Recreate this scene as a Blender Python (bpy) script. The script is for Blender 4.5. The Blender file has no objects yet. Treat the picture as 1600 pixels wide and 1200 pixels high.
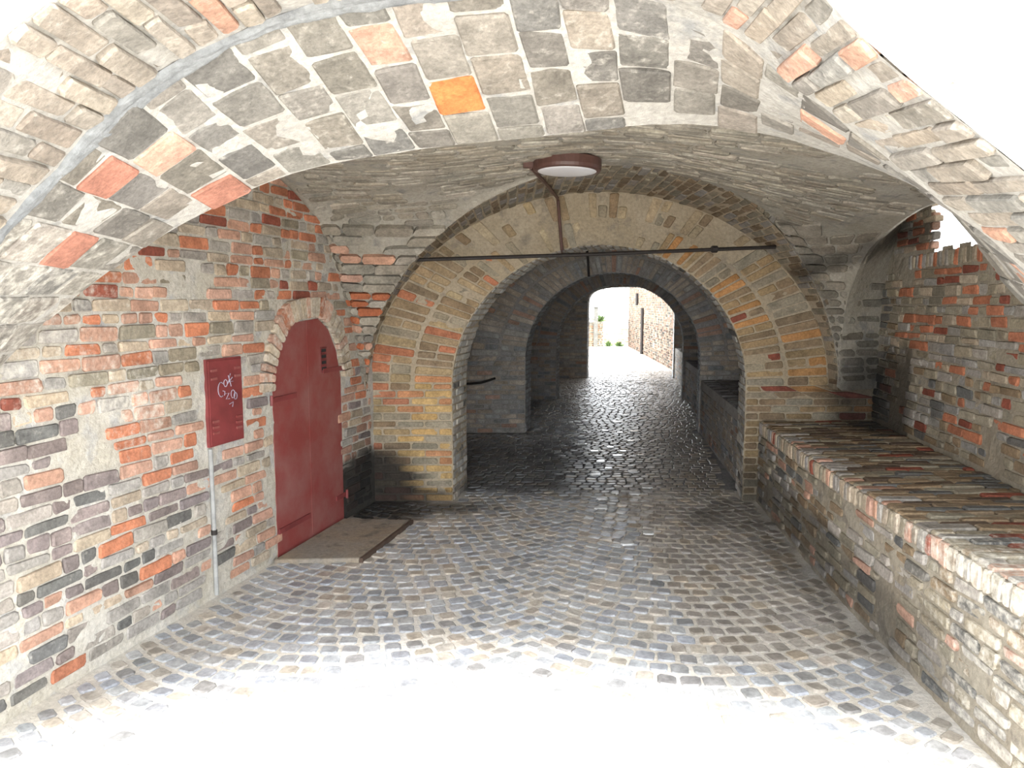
import bpy, math, random
from mathutils import Vector, noise

sc = bpy.context.scene
COL = sc.collection
H = 1.8
PITCH = math.atan(125 / 1155)

# ---------------------------------------------------------------- camera, sky, exposure
cam_d = bpy.data.cameras.new('camera')
cam = bpy.data.objects.new('camera', cam_d)
COL.objects.link(cam)
cam.location = (0, 0, H)
cam.rotation_euler = (math.pi / 2 - PITCH, 0, 0)
cam_d.sensor_width = 36
cam_d.lens = 36 * 1155 / 1600
cam_d.clip_end = 300
sc.camera = cam

SKY_STRENGTH = 1.0
world = bpy.data.worlds.new('overcast_sky')
sc.world = world
world.use_nodes = True
bg = world.node_tree.nodes['Background']
bg.inputs[0].default_value = (0.93, 0.965, 1.0, 1)
bg.inputs[1].default_value = SKY_STRENGTH

sun_d = bpy.data.lights.new('hazy_sun', 'SUN')
sun_d.energy = 2.2
sun_d.angle = math.radians(14)
sun_d.color = (1.0, 0.98, 0.96)
sun = bpy.data.objects.new('hazy_sun', sun_d)
COL.objects.link(sun)
# direction of travel: forward, a little to the right, steeply down
sd_ = Vector((-0.10, 1.0, -1.58)).normalized()
sun.rotation_euler = sd_.to_track_quat('-Z', 'Y').to_euler()
sun.location = (0, -6, 8)

sc.view_settings.view_transform = 'Standard'
sc.view_settings.look = 'None'
sc.view_settings.gamma = 1
sc.view_settings.use_curve_mapping = False
sc.view_settings.exposure = 3.2
sc.cycles.max_bounces = 12
sc.cycles.diffuse_bounces = 9
sc.cycles.glossy_bounces = 4

# ---------------------------------------------------------------- helpers
random.seed(7)
R = random.random
def U(a, b): return random.uniform(a, b)
def V(*a): return Vector(a)
def nz(x, y, z, s=1.0): return noise.noise(Vector((x * s, y * s, z * s)))
def sm(a, b, x):
    t = max(0.0, min(1.0, (x - a) / (b - a)))
    return t * t * (3 - 2 * t)

CP, SP = math.cos(PITCH), math.sin(PITCH)
def project(p):
    zc = p.y * CP + (H - p.z) * SP
    if zc < 0.1: return None
    up = (p.z - H) * CP + p.y * SP
    return 800 + 1155 * p.x / zc, 600 - 1155 * up / zc

def at(px, py, y):
    al = -math.atan((py - 600) / 1155) - PITCH; z = H + y * math.tan(al); return V((px - 800) / 1155 * (y * CP + (H - z) * SP), y, z)

def nodes_mat(name):
    m = bpy.data.materials.new(name)
    m.use_nodes = True
    nt = m.node_tree
    b = nt.nodes['Principled BSDF']
    return m, nt, b

def add(nt, kind, **kw):
    n = nt.nodes.new(kind)
    for k, v in kw.items(): setattr(n, k, v)
    return n

def ramp(nt, src, a, b):
    n = add(nt, 'ShaderNodeMapRange')
    n.clamp = True
    nt.links.new(src, n.inputs[0])
    n.inputs[1].default_value = a; n.inputs[2].default_value = b
    return n

def mixc(nt, fac, a, b, mode='MIX'):
    n = add(nt, 'ShaderNodeMix', data_type='RGBA', blend_type=mode)
    for s, i in ((fac, 0), (a, 6), (b, 7)):
        if isinstance(s, (int, float)): n.inputs[i].default_value = s
        elif isinstance(s, tuple): n.inputs[i].default_value = (*s, 1)
        else: nt.links.new(s, n.inputs[i])
    return n.outputs[2]

def noise_n(nt, pos, scale, detail=4, rough=0.6):
    n = add(nt, 'ShaderNodeTexNoise')
    n.inputs['Scale'].default_value = scale
    n.inputs['Detail'].default_value = detail
    n.inputs['Roughness'].default_value = rough
    nt.links.new(pos, n.inputs['Vector'])
    return n.outputs[0]

def brick_material(name, lime=(0.62, 0.58, 0.5), rough=0.9, bump=0.6, scale=1.0, spec=0.3):
    """piece colour comes from the 'tint' attribute; its alpha is how much lime bloom and other paleness the piece carries"""
    m, nt, b = nodes_mat(name)
    L = nt.links.new
    at = add(nt, 'ShaderNodeAttribute', attribute_name='tint')
    geo = add(nt, 'ShaderNodeNewGeometry')
    pos = geo.outputs['Position']
    n1 = noise_n(nt, pos, 9 * scale); n2 = noise_n(nt, pos, 55 * scale, 5, 0.7); n3 = noise_n(nt, pos, 24 * scale, 6, 0.65)
    v1 = ramp(nt, n1, 0.3, 0.7); v1.inputs[3].default_value = 0.72; v1.inputs[4].default_value = 1.25
    v2 = ramp(nt, n2, 0.3, 0.7); v2.inputs[3].default_value = 0.7; v2.inputs[4].default_value = 1.28
    mul = add(nt, 'ShaderNodeMath', operation='MULTIPLY'); L(v1.outputs[0], mul.inputs[0]); L(v2.outputs[0], mul.inputs[1])
    comb = add(nt, 'ShaderNodeCombineColor')
    for i in range(3): L(mul.outputs[0], comb.inputs[i])
    c = mixc(nt, 1.0, at.outputs['Color'], comb.outputs[0], 'MULTIPLY')
    # lime bloom and other paleness
    th = add(nt, 'ShaderNodeMath', operation='ADD'); L(n3, th.inputs[0]); L(at.outputs['Alpha'], th.inputs[1])
    f = ramp(nt, th.outputs[0], 0.72, 1.16); f.inputs[4].default_value = 0.9
    f.interpolation_type = 'SMOOTHSTEP'
    c = mixc(nt, f.outputs[0], c, lime)
    L(c, b.inputs['Base Color'])
    b.inputs['Roughness'].default_value = rough
    b.inputs['Specular IOR Level'].default_value = spec
    bp = add(nt, 'ShaderNodeBump'); bp.inputs['Strength'].default_value = bump; bp.inputs['Distance'].default_value = 0.006
    ad = add(nt, 'ShaderNodeMath', operation='ADD'); L(n2, ad.inputs[0]); L(n3, ad.inputs[1])
    L(ad.outputs[0], bp.inputs['Height']); L(bp.outputs[0], b.inputs['Normal'])
    return m

def mortar_material(name, c1, c2, c3=None, bump=0.8, rough=0.95, s=1.0):
    m, nt, b = nodes_mat(name)
    L = nt.links.new
    geo = add(nt, 'ShaderNodeNewGeometry'); pos = geo.outputs['Position']
    n1 = noise_n(nt, pos, 2.6 * s, 6); n2 = noise_n(nt, pos, 40 * s, 6, 0.7); n3 = noise_n(nt, pos, 7 * s, 5)
    c = mixc(nt, ramp(nt, n1, 0.38, 0.62).outputs[0], c1, c2)
    if c3: c = mixc(nt, ramp(nt, n3, 0.55, 0.68).outputs[0], c, c3)
    c = mixc(nt, ramp(nt, n2, 0.3, 0.75).outputs[0], c, mixc(nt, 1.0, c, (0.6, 0.6, 0.6), 'MULTIPLY'))
    at = add(nt, 'ShaderNodeAttribute', attribute_name='tint')
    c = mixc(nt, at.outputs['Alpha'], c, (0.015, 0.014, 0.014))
    L(c, b.inputs['Base Color']); b.inputs['Roughness'].default_value = rough
    b.inputs['Specular IOR Level'].default_value = 0.2
    bp = add(nt, 'ShaderNodeBump'); bp.inputs['Strength'].default_value = bump; bp.inputs['Distance'].default_value = 0.01
    L(n2, bp.inputs['Height']); L(bp.outputs[0], b.inputs['Normal'])
    return m

def plain(name, c, rough=0.5, metal=0.0, var=0.15, scale=12, bump=0.1, c2=None):
    m, nt, b = nodes_mat(name)
    geo = add(nt, 'ShaderNodeNewGeometry'); n = noise_n(nt, geo.outputs['Position'], scale, 5, 0.65)
    c2 = c2 or tuple(max(0, x * (1 - 2.5 * var)) for x in c)
    nt.links.new(mixc(nt, ramp(nt, n, 0.4, 0.68).outputs[0], c, c2), b.inputs['Base Color'])
    b.inputs['Roughness'].default_value = rough; b.inputs['Metallic'].default_value = metal
    bp = add(nt, 'ShaderNodeBump'); bp.inputs['Strength'].default_value = bump; bp.inputs['Distance'].default_value = 0.005
    nt.links.new(n, bp.inputs['Height']); nt.links.new(bp.outputs[0], b.inputs['Normal'])
    return m

M_BRICK = brick_material('old_brick')
M_SOFFIT = brick_material('weathered_block', lime=(0.6, 0.57, 0.5), bump=0.9)
M_COBBLE = brick_material('worn_cobble', lime=(0.5, 0.5, 0.48), rough=0.36, bump=0.3, scale=0.8, spec=0.5)
M_GLINT = plain('pale_glint_stone', (0.62, 0.63, 0.63), 0.16, 0, 0.08, 30, 0.05)
M_MORT_L = mortar_material('lime_mortar', (0.50, 0.46, 0.38), (0.58, 0.55, 0.49), (0.44, 0.43, 0.41))
M_MORT_R = mortar_material('brown_mortar', (0.33, 0.28, 0.21), (0.38, 0.34, 0.27), (0.24, 0.21, 0.17))
M_MORT_V = mortar_material('vault_mortar', (0.36, 0.33, 0.27), (0.44, 0.41, 0.35), (0.27, 0.26, 0.24))
M_MORT_A = mortar_material('pale_arch_mortar', (0.42, 0.40, 0.36), (0.48, 0.46, 0.42), (0.30, 0.30, 0.29))
M_MORT_B = mortar_material('tan_mortar', (0.40, 0.33, 0.23), (0.45, 0.38, 0.28), (0.30, 0.26, 0.20))
M_MORT_D = mortar_material('sooty_mortar', (0.33, 0.31, 0.28), (0.39, 0.37, 0.345), (0.25, 0.24, 0.225))
M_FLOOR = mortar_material('sandy_joint', (0.66, 0.61, 0.53), (0.68, 0.65, 0.60), (0.56, 0.52, 0.47), s=1.0)
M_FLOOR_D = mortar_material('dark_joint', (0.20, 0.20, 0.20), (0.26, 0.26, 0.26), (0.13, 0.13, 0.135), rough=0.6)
M_RED = plain('red_paint', (0.215, 0.042, 0.038), 0.5, 0, 0.13, 3.5, 0.15, c2=(0.25, 0.10, 0.09))
M_RED2 = plain('red_paint_box', (0.20, 0.038, 0.038), 0.5, 0, 0.13, 6, 0.15)
M_CHALK = plain('chalk_scrawl', (0.34, 0.33, 0.40), 0.9)
M_BLACK = plain('vent_dark', (0.02, 0.018, 0.018), 0.8)
M_BROWN = plain('brown_enamel', (0.10, 0.048, 0.038), 0.45, 0, 0.1, 20, 0.05)
M_IRON = plain('black_iron', (0.028, 0.022, 0.02), 0.6, 0.3, 0.2, 40, 0.3)
M_DIFF = plain('opal_diffuser', (0.72, 0.72, 0.74), 0.3, 0, 0.02)
M_SLAB = mortar_material('concrete_slab', (0.33, 0.27, 0.20), (0.30, 0.27, 0.23), (0.20, 0.17, 0.14))
M_STUCCO = mortar_material('pale_stucco', (0.7, 0.68, 0.63), (0.66, 0.64, 0.6))
M_LEAF = plain('leaf_green', (0.10, 0.17, 0.05), 0.7)
M_OUT = mortar_material('roof_render', (0.4, 0.38, 0.34), (0.35, 0.33, 0.3))

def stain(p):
    """sooty and other dark marks on the masonry and the paving, 0..1"""
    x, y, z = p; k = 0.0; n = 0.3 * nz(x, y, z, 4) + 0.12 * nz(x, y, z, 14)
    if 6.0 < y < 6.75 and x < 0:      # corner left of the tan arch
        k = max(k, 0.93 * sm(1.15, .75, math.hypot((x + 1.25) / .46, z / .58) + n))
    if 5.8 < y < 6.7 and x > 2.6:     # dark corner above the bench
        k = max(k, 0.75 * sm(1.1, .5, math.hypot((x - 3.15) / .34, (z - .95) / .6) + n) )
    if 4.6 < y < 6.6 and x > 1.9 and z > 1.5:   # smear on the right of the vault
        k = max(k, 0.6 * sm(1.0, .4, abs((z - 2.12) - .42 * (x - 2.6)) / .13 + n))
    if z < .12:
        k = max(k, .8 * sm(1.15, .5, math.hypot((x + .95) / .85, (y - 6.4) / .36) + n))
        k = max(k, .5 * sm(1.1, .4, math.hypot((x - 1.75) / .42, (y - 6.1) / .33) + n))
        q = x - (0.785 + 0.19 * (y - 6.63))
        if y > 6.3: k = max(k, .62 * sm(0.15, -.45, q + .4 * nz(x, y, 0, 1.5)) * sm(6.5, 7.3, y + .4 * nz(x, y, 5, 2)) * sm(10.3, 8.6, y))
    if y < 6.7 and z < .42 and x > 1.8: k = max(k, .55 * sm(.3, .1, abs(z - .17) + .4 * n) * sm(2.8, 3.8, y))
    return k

WORLD = {}
class MB:
    def __init__(s): s.v = []; s.f = []; s.c = []
    def piece(s, vs, fs, col=None):
        o = len(s.v); s.v += vs; s.f += [tuple(i + o for i in f) for f in fs]
        s.c += col if isinstance(col, list) else [col or (0.5, 0.5, 0.5, 0)] * len(vs)
    def box(s, lo, hi):
        x0, y0, z0 = lo; x1, y1, z1 = hi
        s.piece([V(x, y, z) for z in (z0, z1) for x, y in ((x0, y0), (x1, y0), (x1, y1), (x0, y1))],
                [(3, 2, 1, 0), (4, 5, 6, 7), (0, 1, 5, 4), (1, 2, 6, 5), (2, 3, 7, 6), (3, 0, 4, 7)])
    def hexa(s, P):  # 8 points: bottom 4, top 4
        s.piece([Vector(p) for p in P], [(3, 2, 1, 0), (4, 5, 6, 7), (0, 1, 5, 4), (1, 2, 6, 5), (2, 3, 7, 6), (3, 0, 4, 7)])
    def prism(s, poly, off):
        n = len(poly); a = [Vector(p) for p in poly]; b = [p + off for p in a]
        s.piece(a + b, [tuple(range(n))[::-1], tuple(range(n, 2 * n))] + [(i, (i + 1) % n, (i + 1) % n + n, i + n) for i in range(n)])
    def tube(s, pts, r, n=10):
        pts = [Vector(p) for p in pts]; rings = []
        for i, p in enumerate(pts):
            d = (pts[min(i + 1, len(pts) - 1)] - pts[max(i - 1, 0)]).normalized()
            a = d.orthogonal().normalized() if abs(d.z) > 0.9 else d.cross(V(0, 0, 1)).normalized()
            b = d.cross(a)
            rings.append([p + (a * math.cos(2 * math.pi * k / n) + b * math.sin(2 * math.pi * k / n)) * r for k in range(n)])
        vs = [v for rr in rings for v in rr]; fs = []
        for i in range(len(pts) - 1):
            for k in range(n):
                fs.append((i * n + k, i * n + (k + 1) % n, (i + 1) * n + (k + 1) % n, (i + 1) * n + k))
        fs += [tuple(range(n))[::-1], tuple(range((len(pts) - 1) * n, len(pts) * n))]
        s.piece(vs, fs)
    def lathe(s, prof, c, ax, n=48):
        ax = Vector(ax).normalized(); a = ax.orthogonal().normalized(); b = ax.cross(a); c = Vector(c)
        vs = []; fs = []
        for r, h in prof:
            for k in range(n):
                t = 2 * math.pi * k / n
                vs.append(c + ax * h + (a * math.cos(t) + b * math.sin(t)) * r)
        for i in range(len(prof) - 1):
            for k in range(n): fs.append((i * n + k, i * n + (k + 1) % n, (i + 1) * n + (k + 1) % n, (i + 1) * n + k))
        fs += [tuple(range(n))[::-1], tuple(range((len(prof) - 1) * n, len(prof) * n))]
        s.piece(vs, fs)
    def build(s, name, mat, parent=None, origin=None, smooth=False, stuff=False):
        o0 = origin if origin is not None else V(0, 0, 0)
        me = bpy.data.meshes.new(name)
        me.from_pydata([tuple(v - o0) for v in s.v], [], s.f)
        ca = me.color_attributes.new('tint', 'FLOAT_COLOR', 'POINT')
        ca.data.foreach_set('color', [x for c in s.c for x in c])
        me.materials.append(mat)
        if smooth: me.polygons.foreach_set('use_smooth', [True] * len(me.polygons))
        ob = bpy.data.objects.new(name, me)
        COL.objects.link(ob)
        ob.location = o0
        WORLD[ob.name] = Vector(o0)
        if parent:
            ob.parent = parent
            ob.location = o0 - WORLD.get(parent.name, parent.location)
        if stuff: ob['kind'] = 'stuff'
        return ob

def tag(o, label=None, cat=None, group=None, kind=None):
    if label: o['label'] = label
    if cat: o['category'] = cat
    if group: o['group'] = group
    if kind: o['kind'] = kind
    return o
def empty(name, loc=(0, 0, 0)):
    o = bpy.data.objects.new(name, None); COL.objects.link(o); o.location = loc; o.empty_display_size = 0.1
    return o

def brick_geo(P, n, proud, depth, cut=0.009, ch=0.006, jit=0.002, col=(0.4, 0.3, 0.2, 0)):
    """P: four corners of the visible face (counter-clockwise seen from outside), n: outward normal"""
    out = []
    for i in range(4):
        p = P[i]; a = P[(i - 1) % 4] - p; b = P[(i + 1) % 4] - p
        la, lb = a.length, b.length
        if la < 1e-5 or lb < 1e-5: continue
        a /= la; b /= lb
        out += [p + a * min(cut * U(0.6, 1.7), la * 0.35), p + b * min(cut * U(0.6, 1.7), lb * 0.35)]
    k = len(out)
    if k < 6: return None
    c = sum(out, Vector()) / k
    rad = [(p - c) for p in out]
    top = []
    for p, r in zip(out, rad):
        L = r.length or 1
        top.append(p - r / L * min(ch * 1.6, L * 0.3) + n * (proud + U(-jit, jit)))
    mid = [p + n * (proud - ch) for p in out]
    bot = [p - n * depth for p in out]
    vs = top + mid + bot
    fs = [tuple(range(k)), tuple(range(3 * k - 1, 2 * k - 1, -1))]
    for i in range(k):
        j = (i + 1) % k
        fs += [(i, i + k, j + k, j), (i + k, i + 2 * k, j + 2 * k, j + k)]
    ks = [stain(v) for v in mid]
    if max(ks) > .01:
        cl = [(*darken(col[:3], q), col[3] * (1 - q) - .25 * q) for q in ks]
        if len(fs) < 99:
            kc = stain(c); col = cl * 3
    return vs, fs, col, c

def shrink(P, j):
    out = []
    for i in range(4):
        p = P[i]; a = P[(i - 1) % 4] - p; b = P[(i + 1) % 4] - p
        la, lb = a.length, b.length
        q = p.copy()
        if la > 1e-4: q += a / la * min(j / 2, la * 0.3)
        if lb > 1e-4: q += b / lb * min(j / 2, lb * 0.3)
        out.append(q)
    return out

class Layer:
    """collects pieces; the ones that show largest become objects, the rest one joined part"""
    def __init__(s): s.p = []
    def add(s, g, vis=1.0):
        if g is None: return
        vs, fs, col, c = g
        q = [project(v) for v in vs[:len(vs) // 3]]
        ar = 0; ok = False
        if all(q):
            ar = 0.5 * abs(sum(q[i][0] * q[(i + 1) % len(q)][1] - q[(i + 1) % len(q)][0] * q[i][1] for i in range(len(q))))
            cx = sum(a[0] for a in q) / len(q); cy = sum(a[1] for a in q) / len(q)
            w = max(a[0] for a in q) - min(a[0] for a in q)
            ok = 0 < cx < 1600 and 0 < cy < 1200 and w >= 9
        s.p.append((ar * vis if ok else 0, g))
    def build(s, root, name, mat, nmax=298, amin=90, restname='brickwork'):
        s.p.sort(key=lambda t: -t[0])
        rest = MB(); n = 0
        for ar, (vs, fs, col, c) in s.p:
            if n < nmax and ar > amin:
                m = MB(); m.piece(vs, fs, col); m.build(name, mat, root, origin=c); n += 1
            else: rest.piece(vs, fs, col)
        if rest.v: rest.build(restname, mat, root, stuff=True)

def lay(layer, S, rows, splits, tint, joint=0.014, proud=0.006, depth=0.05, mask=None, jit=0.004, cut=0.009,
        flip=False, vis=None, pj=0.004, maxlen=.75):
    for i, (b0, b1) in enumerate(rows):
        for (a0, a1) in splits(i, b0, b1):
            am, bm = (a0 + a1) / 2, (b0 + b1) / 2
            C = S(am, bm)
            P = [S(a0, b0), S(a1, b0), S(a1, b1), S(a0, b1)]
            if mask and not mask(C, am, bm): continue
            n = (P[2] - P[0]).cross(P[3] - P[1])
            if n.length < 1e-7: continue
            n.normalize()
            if flip: n = -n; P = P[::-1]
            if max((P[k] - P[k - 1]).length for k in range(4)) > maxlen: continue
            P = shrink(P, joint * U(0.6, 1.4))
            P = [p + V(U(-jit, jit), U(-jit, jit), U(-jit, jit)) for p in P]
            pr = proud + U(-pj, pj)
            col = tint(C)
            if col is None: continue
            layer.add(brick_geo(P, n, pr, depth, cut=cut, col=col), vis(C) if vis else 1.0)

def surf(mb, S, a0, a1, na, b0, b1, nb, flip=False, amp=0.004, freq=9, hole=None, off=0.0):
    base = len(mb.v); vs = []; fs = []
    for j in range(nb + 1):
        for i in range(na + 1):
            a = a0 + (a1 - a0) * i / na; b = b0 + (b1 - b0) * j / nb
            p = S(a, b)
            if amp:
                da = S(min(a + 1e-3 * (a1 - a0), a1), b) - S(max(a - 1e-3 * (a1 - a0), a0), b)
                db = S(a, min(b + 1e-3 * (b1 - b0), b1)) - S(a, max(b - 1e-3 * (b1 - b0), b0))
                n = da.cross(db)
                if n.length > 1e-12:
                    n.normalize(); n = -n if flip else n
                    p = p + n * (off + amp * (nz(p.x, p.y, p.z, freq) + 0.6 * nz(p.x, p.y, p.z, freq * 3.1)))
            vs.append(p)
    for j in range(nb):
        for i in range(na):
            if hole and hole(sum((vs[k] for k in (j * (na + 1) + i, j * (na + 1) + i + 1, (j + 1) * (na + 1) + i)), Vector()) / 3): continue
            k = j * (na + 1) + i
            f = (k, k + 1, k + na + 2, k + na + 1)
            fs.append(f[::-1] if flip else f)
    mb.piece(vs, fs)
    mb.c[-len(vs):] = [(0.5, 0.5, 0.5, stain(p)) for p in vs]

def courses(b0, b1, h, wob=0.06):
    n = max(1, round((b1 - b0) / h)); e = [b0 + (b1 - b0) * (i + (U(-wob, wob) if 0 < i < n else 0)) / n for i in range(n + 1)]
    return list(zip(e[:-1], e[1:]))
def runs(a0, a1, L=0.25, head=0.35):
    def f(i, b0, b1):
        out = []; a = a0 - U(0, L * 0.9) if i % 2 else a0 - U(0, L * 0.4)
        while a < a1:
            w = L * U(0.44, 0.56) if R() < head else L * U(0.9, 1.1)
            s, e = max(a, a0), min(a + w, a1)
            if e - s > 0.04: out.append((s, e))
            a += w
        return out
    return f

class Curve3:
    """Catmull-Rom through points, evaluated by fraction of length"""
    def __init__(s, pts, n=24):
        P = [Vector(p) for p in pts]; P = [2 * P[0] - P[1]] + P + [2 * P[-1] - P[-2]]
        q = []
        for i in range(1, len(P) - 2):
            a, b, c, d = P[i - 1:i + 3]
            for k in range(n):
                t = k / n
                q.append(0.5 * ((2 * b) + (c - a) * t + (2 * a - 5 * b + 4 * c - d) * t * t + (3 * b - a - 3 * c + d) * t ** 3))
        q.append(P[-2]); s.q = q; L = [0]
        for a, b in zip(q, q[1:]): L.append(L[-1] + (b - a).length)
        s.L = L; s.len = L[-1]
    def __call__(s, u):
        d = max(0, min(1, u)) * s.len; lo, hi = 0, len(s.L) - 1
        while hi - lo > 1:
            m = (lo + hi) // 2
            if s.L[m] <= d: lo = m
            else: hi = m
        t = (d - s.L[lo]) / max(1e-9, s.L[hi] - s.L[lo])
        return s.q[lo].lerp(s.q[hi], t)

def pick(ch):
    r = R() * sum(w for w, _ in ch)
    for w, c in ch:
        r -= w
        if r <= 0: break
    k = U(0.82, 1.15)
    w = U(.97, 1.03)
    return [c[0] * k * w, c[1] * k, c[2] * k / w * U(.98, 1.02)]
ORANGE = (0.40, 0.155, 0.085); SALMON = (0.42, 0.25, 0.18); BUFF = (0.38, 0.31, 0.23); GREY = (0.29, 0.265, 0.235)
PURPLE = (0.20, 0.165, 0.155); DARKG = (0.13, 0.125, 0.115); YELL = (0.42, 0.28, 0.12); DRED = (0.23, 0.07, 0.045)
BROWN = (0.22, 0.16, 0.10); OLIVE = (0.26, 0.225, 0.165)
def darken(c, k): return [x * (1 - k) + 0.012 * k for x in c]

# ================================================================ setting
AX = 0.19
def wl_x(y): return -2.964 + 0.258 * y
def wr_x(y): return 2.24 + 0.155 * y
DL = V(0.258, 1, 0).normalized(); NL = V(1, -0.258, 0).normalized()
DR = V(0.155, 1, 0).normalized(); NR = V(-1, 0.155, 0).normalized()
def WL(w, z, n=0.0):  # w = distance along the left wall measured from y = 0
    return V(-2.964, 0, z) + DL * w + NL * n
def WR(w, z, n=0.0):
    return V(2.24, 0, z) + DR * w + NR * n
kL = math.sqrt(1 + .258 ** 2); kR = math.sqrt(1 + .155 ** 2)

lun_L = [(3.05, 1.78), (3.5, 2.35), (4.2, 2.74), (4.8, 2.77), (5.21, 2.68), (5.8, 2.36), (6.2, 1.67), (6.44, 1.08)]
lun_R = [(3.05, 1.85), (3.5, 2.25), (4.2, 2.50), (5.0, 2.64), (5.6, 2.62), (6.1, 2.48), (6.4, 2.15), (6.53, 1.75), (6.56, 1.05)]
def interp(tab, y):
    if y <= tab[0][0]: return tab[0][1]
    for (a, za), (b, zb) in zip(tab, tab[1:]):
        if y <= b: return za + (zb - za) * (y - a) / (b - a)
    return tab[-1][1]

# door and cabinet positions on the left wall
DW0, DW1 = 5.06 * kL, 6.03 * kL; DC = (DW0 + DW1) / 2; DH = (DW1 - DW0) / 2
door_prof = [(-1, 0), (-1.0, 1.20), (-0.93, 1.36), (-0.74, 1.53), (-0.42, 1.665), (0.30, 1.69), (0.62, 1.60), (0.86, 1.43), (1.0, 1.20), (1, 0)]
def in_door(w, z, g=0.0):
    t = abs(w - DC) / (DH + g)
    if t > 1: return False
    top = 1.69 + g if t < 0.35 else (1.69 + g - (t - .35) / .65 * 0.12 - ((t - .35) / .65) ** 3 * 0.37)
    return z < top
BW0, BW1, BZ0, BZ1 = 4.38 * kL, 4.71 * kL, 0.94, 1.47

# ---------------- wall_left
def left_tint(C):
    y, z = C.y, C.z
    lim = 0.12 + 0.28 * sm(4.3, 3.0, y) * sm(1.0, 1.6, z) + 0.1 * nz(y, z, 3, 1.5)
    if 3.3 < y < 4.3 and 1.0 < z < 1.55: lim += 0.35 * max(0, 1 - abs((y - 3.85) / .4)) * max(0, 1 - abs((z - 1.3 ) / .3))
    if z > 1.35:
        c = pick([(3, ORANGE), (4, SALMON), (4.5, BUFF), (3, GREY), (0.6, DRED), (1, OLIVE)])
    elif z > 0.85 and y > 3.5 and nz(y, z, 7, 1.3) > -0.12:
        c = pick([(5, ORANGE), (5, SALMON), (2, BUFF), (1, PURPLE), (1, GREY)])
    elif y > 4.5:
        c = pick([(1.2, ORANGE), (5, SALMON), (3, BUFF), (3, GREY), (2, PURPLE)])
    else:
        c = pick([(.5, ORANGE), (2, SALMON), (1.5, BUFF), (5, GREY), (6, PURPLE), (3, DARKG)])
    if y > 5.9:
        k = sm(5.95, 6.5, y) * sm(1.1, 0.2, z) * 0.85  # sooty foot of the wall near the far corner
        c = darken(c, k); lim *= 1 - k
    return (*c, lim)
wl = MB()
def hole_l(p):
    w = (p - V(-2.964, 0, 0)).dot(DL)
    return in_door(w, p.z, -0.02)
surf(wl, lambda a, b: WL(a, b), 1.8, 7.0, 150, 0, 3.0, 92, flip=False, amp=0.007, hole=hole_l)
wl.prism([WL(1.82, 0, -.35), WL(7.0, 0, -.35), WL(7.0, 2.95, -.35), WL(1.82, 2.95, -.35)], -NL * .1)
# door reveal backing
wl.hexa([WL(DW0 - .1, 0, -.12), WL(DW1 + .1, 0, -.12), WL(DW1 + .1, 0, -.16), WL(DW0 - .1, 0, -.16),
         WL(DW0 - .1, 1.9, -.12), WL(DW1 + .1, 1.9, -.12), WL(DW1 + .1, 1.9, -.16), WL(DW0 - .1, 1.9, -.16)])
wall_left = wl.build('wall_left', M_MORT_L)
tag(wall_left, 'old brick wall with the red door and small red hatch', 'wall', kind='structure')
lyr = Layer()
def mask_l(C, w, z):
    if in_door(w, z, 0.17 if z > 1.15 else 0.04): return False
    if BW0 - .09 < w < BW1 + .02 and BZ0 - .05 < z < BZ1 + .04: return False
    if BW0 - .02 < w < BW0 + .1 and z < BZ0: return False
    if C.y > 3.1 and z > interp(lun_L, C.y) + 0.05: return False
    if C.y <= 3.1 and z > 2.36: return False
    if nz(C.y * 1.0, C.z, 11, 2.3) > 0.43 and 2.9 < C.y < 4.4: return False
    return True
lay(lyr, lambda a, b: WL(a, b), courses(0.05, 2.83, 0.0705, 0.1), runs(1.85, 6.78, 0.235, 0.4), left_tint, joint=0.012,
    proud=0.009, depth=0.05, mask=mask_l, jit=0.006, cut=0.009, pj=0.008, vis=lambda C: 1 if C.y > 3.1 else 0.2)
# brick ring over the door
prof = [(DC + DH * a * 1.02, z) for a, z in door_prof[1:-1]]
din = Curve3([WL(w, z) for w, z in prof])
dout = Curve3([WL(DC + (w - DC) * 1.30, z + (0.0 if z < 1.25 else 0.16 * (z - 1.2) / .49)) for w, z in prof])
lay(lyr, lambda a, b: din(b).lerp(dout(b), a), courses(0, 1, 0.036, 0.05), lambda i, x, y: [(0.0, 1.0)],
    lambda C: (*pick([(4, SALMON), (3, BUFF), (0.8, ORANGE)]), 0.33), joint=0.012, proud=0.01, depth=0.04, flip=False, jit=0.004)
lyr.build(wall_left, 'brick', M_BRICK)

# ---------------- wall_right with a ragged opening
# [(5.12, 2.18), (5.42, 2.24), (5.40, 2.5), (5.22, 2.56), (4.9, 2.5), (4.85, 2.25)]
def in_hole(y, z, g=0.0): return 4.78 - g < y < 5.56 + g * .5 and 2.19 - g + 0.02 * math.sin(y * 23) < z < 2.54 + g
def right_tint(C):
    y, z = C.y, C.z
    if z > 1.35 and y < 6.2: c = pick([(3.4, ORANGE), (1.6, DRED), (3, BUFF), (3.5, GREY), (3, OLIVE)])
    else: c = pick([(0.9, ORANGE), (3, BROWN), (3, OLIVE), (3, GREY), (1.5, DARKG), (1.2, DRED)])
    c = darken(c, 0.75 * sm(6.1, 6.5, y) * sm(1.5, .9, z)) if y > 6 else c  # darker towards the far lower corner
    return (*c, 0.06 + 0.12 * sm(4.6, 3.5, y))
wr = MB()
surf(wr, lambda a, b: WR(a, b), 1.8, 6.9, 150, 0, 2.9, 92, flip=True, amp=0.008,
     hole=lambda p: in_hole(p.y, p.z))
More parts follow.
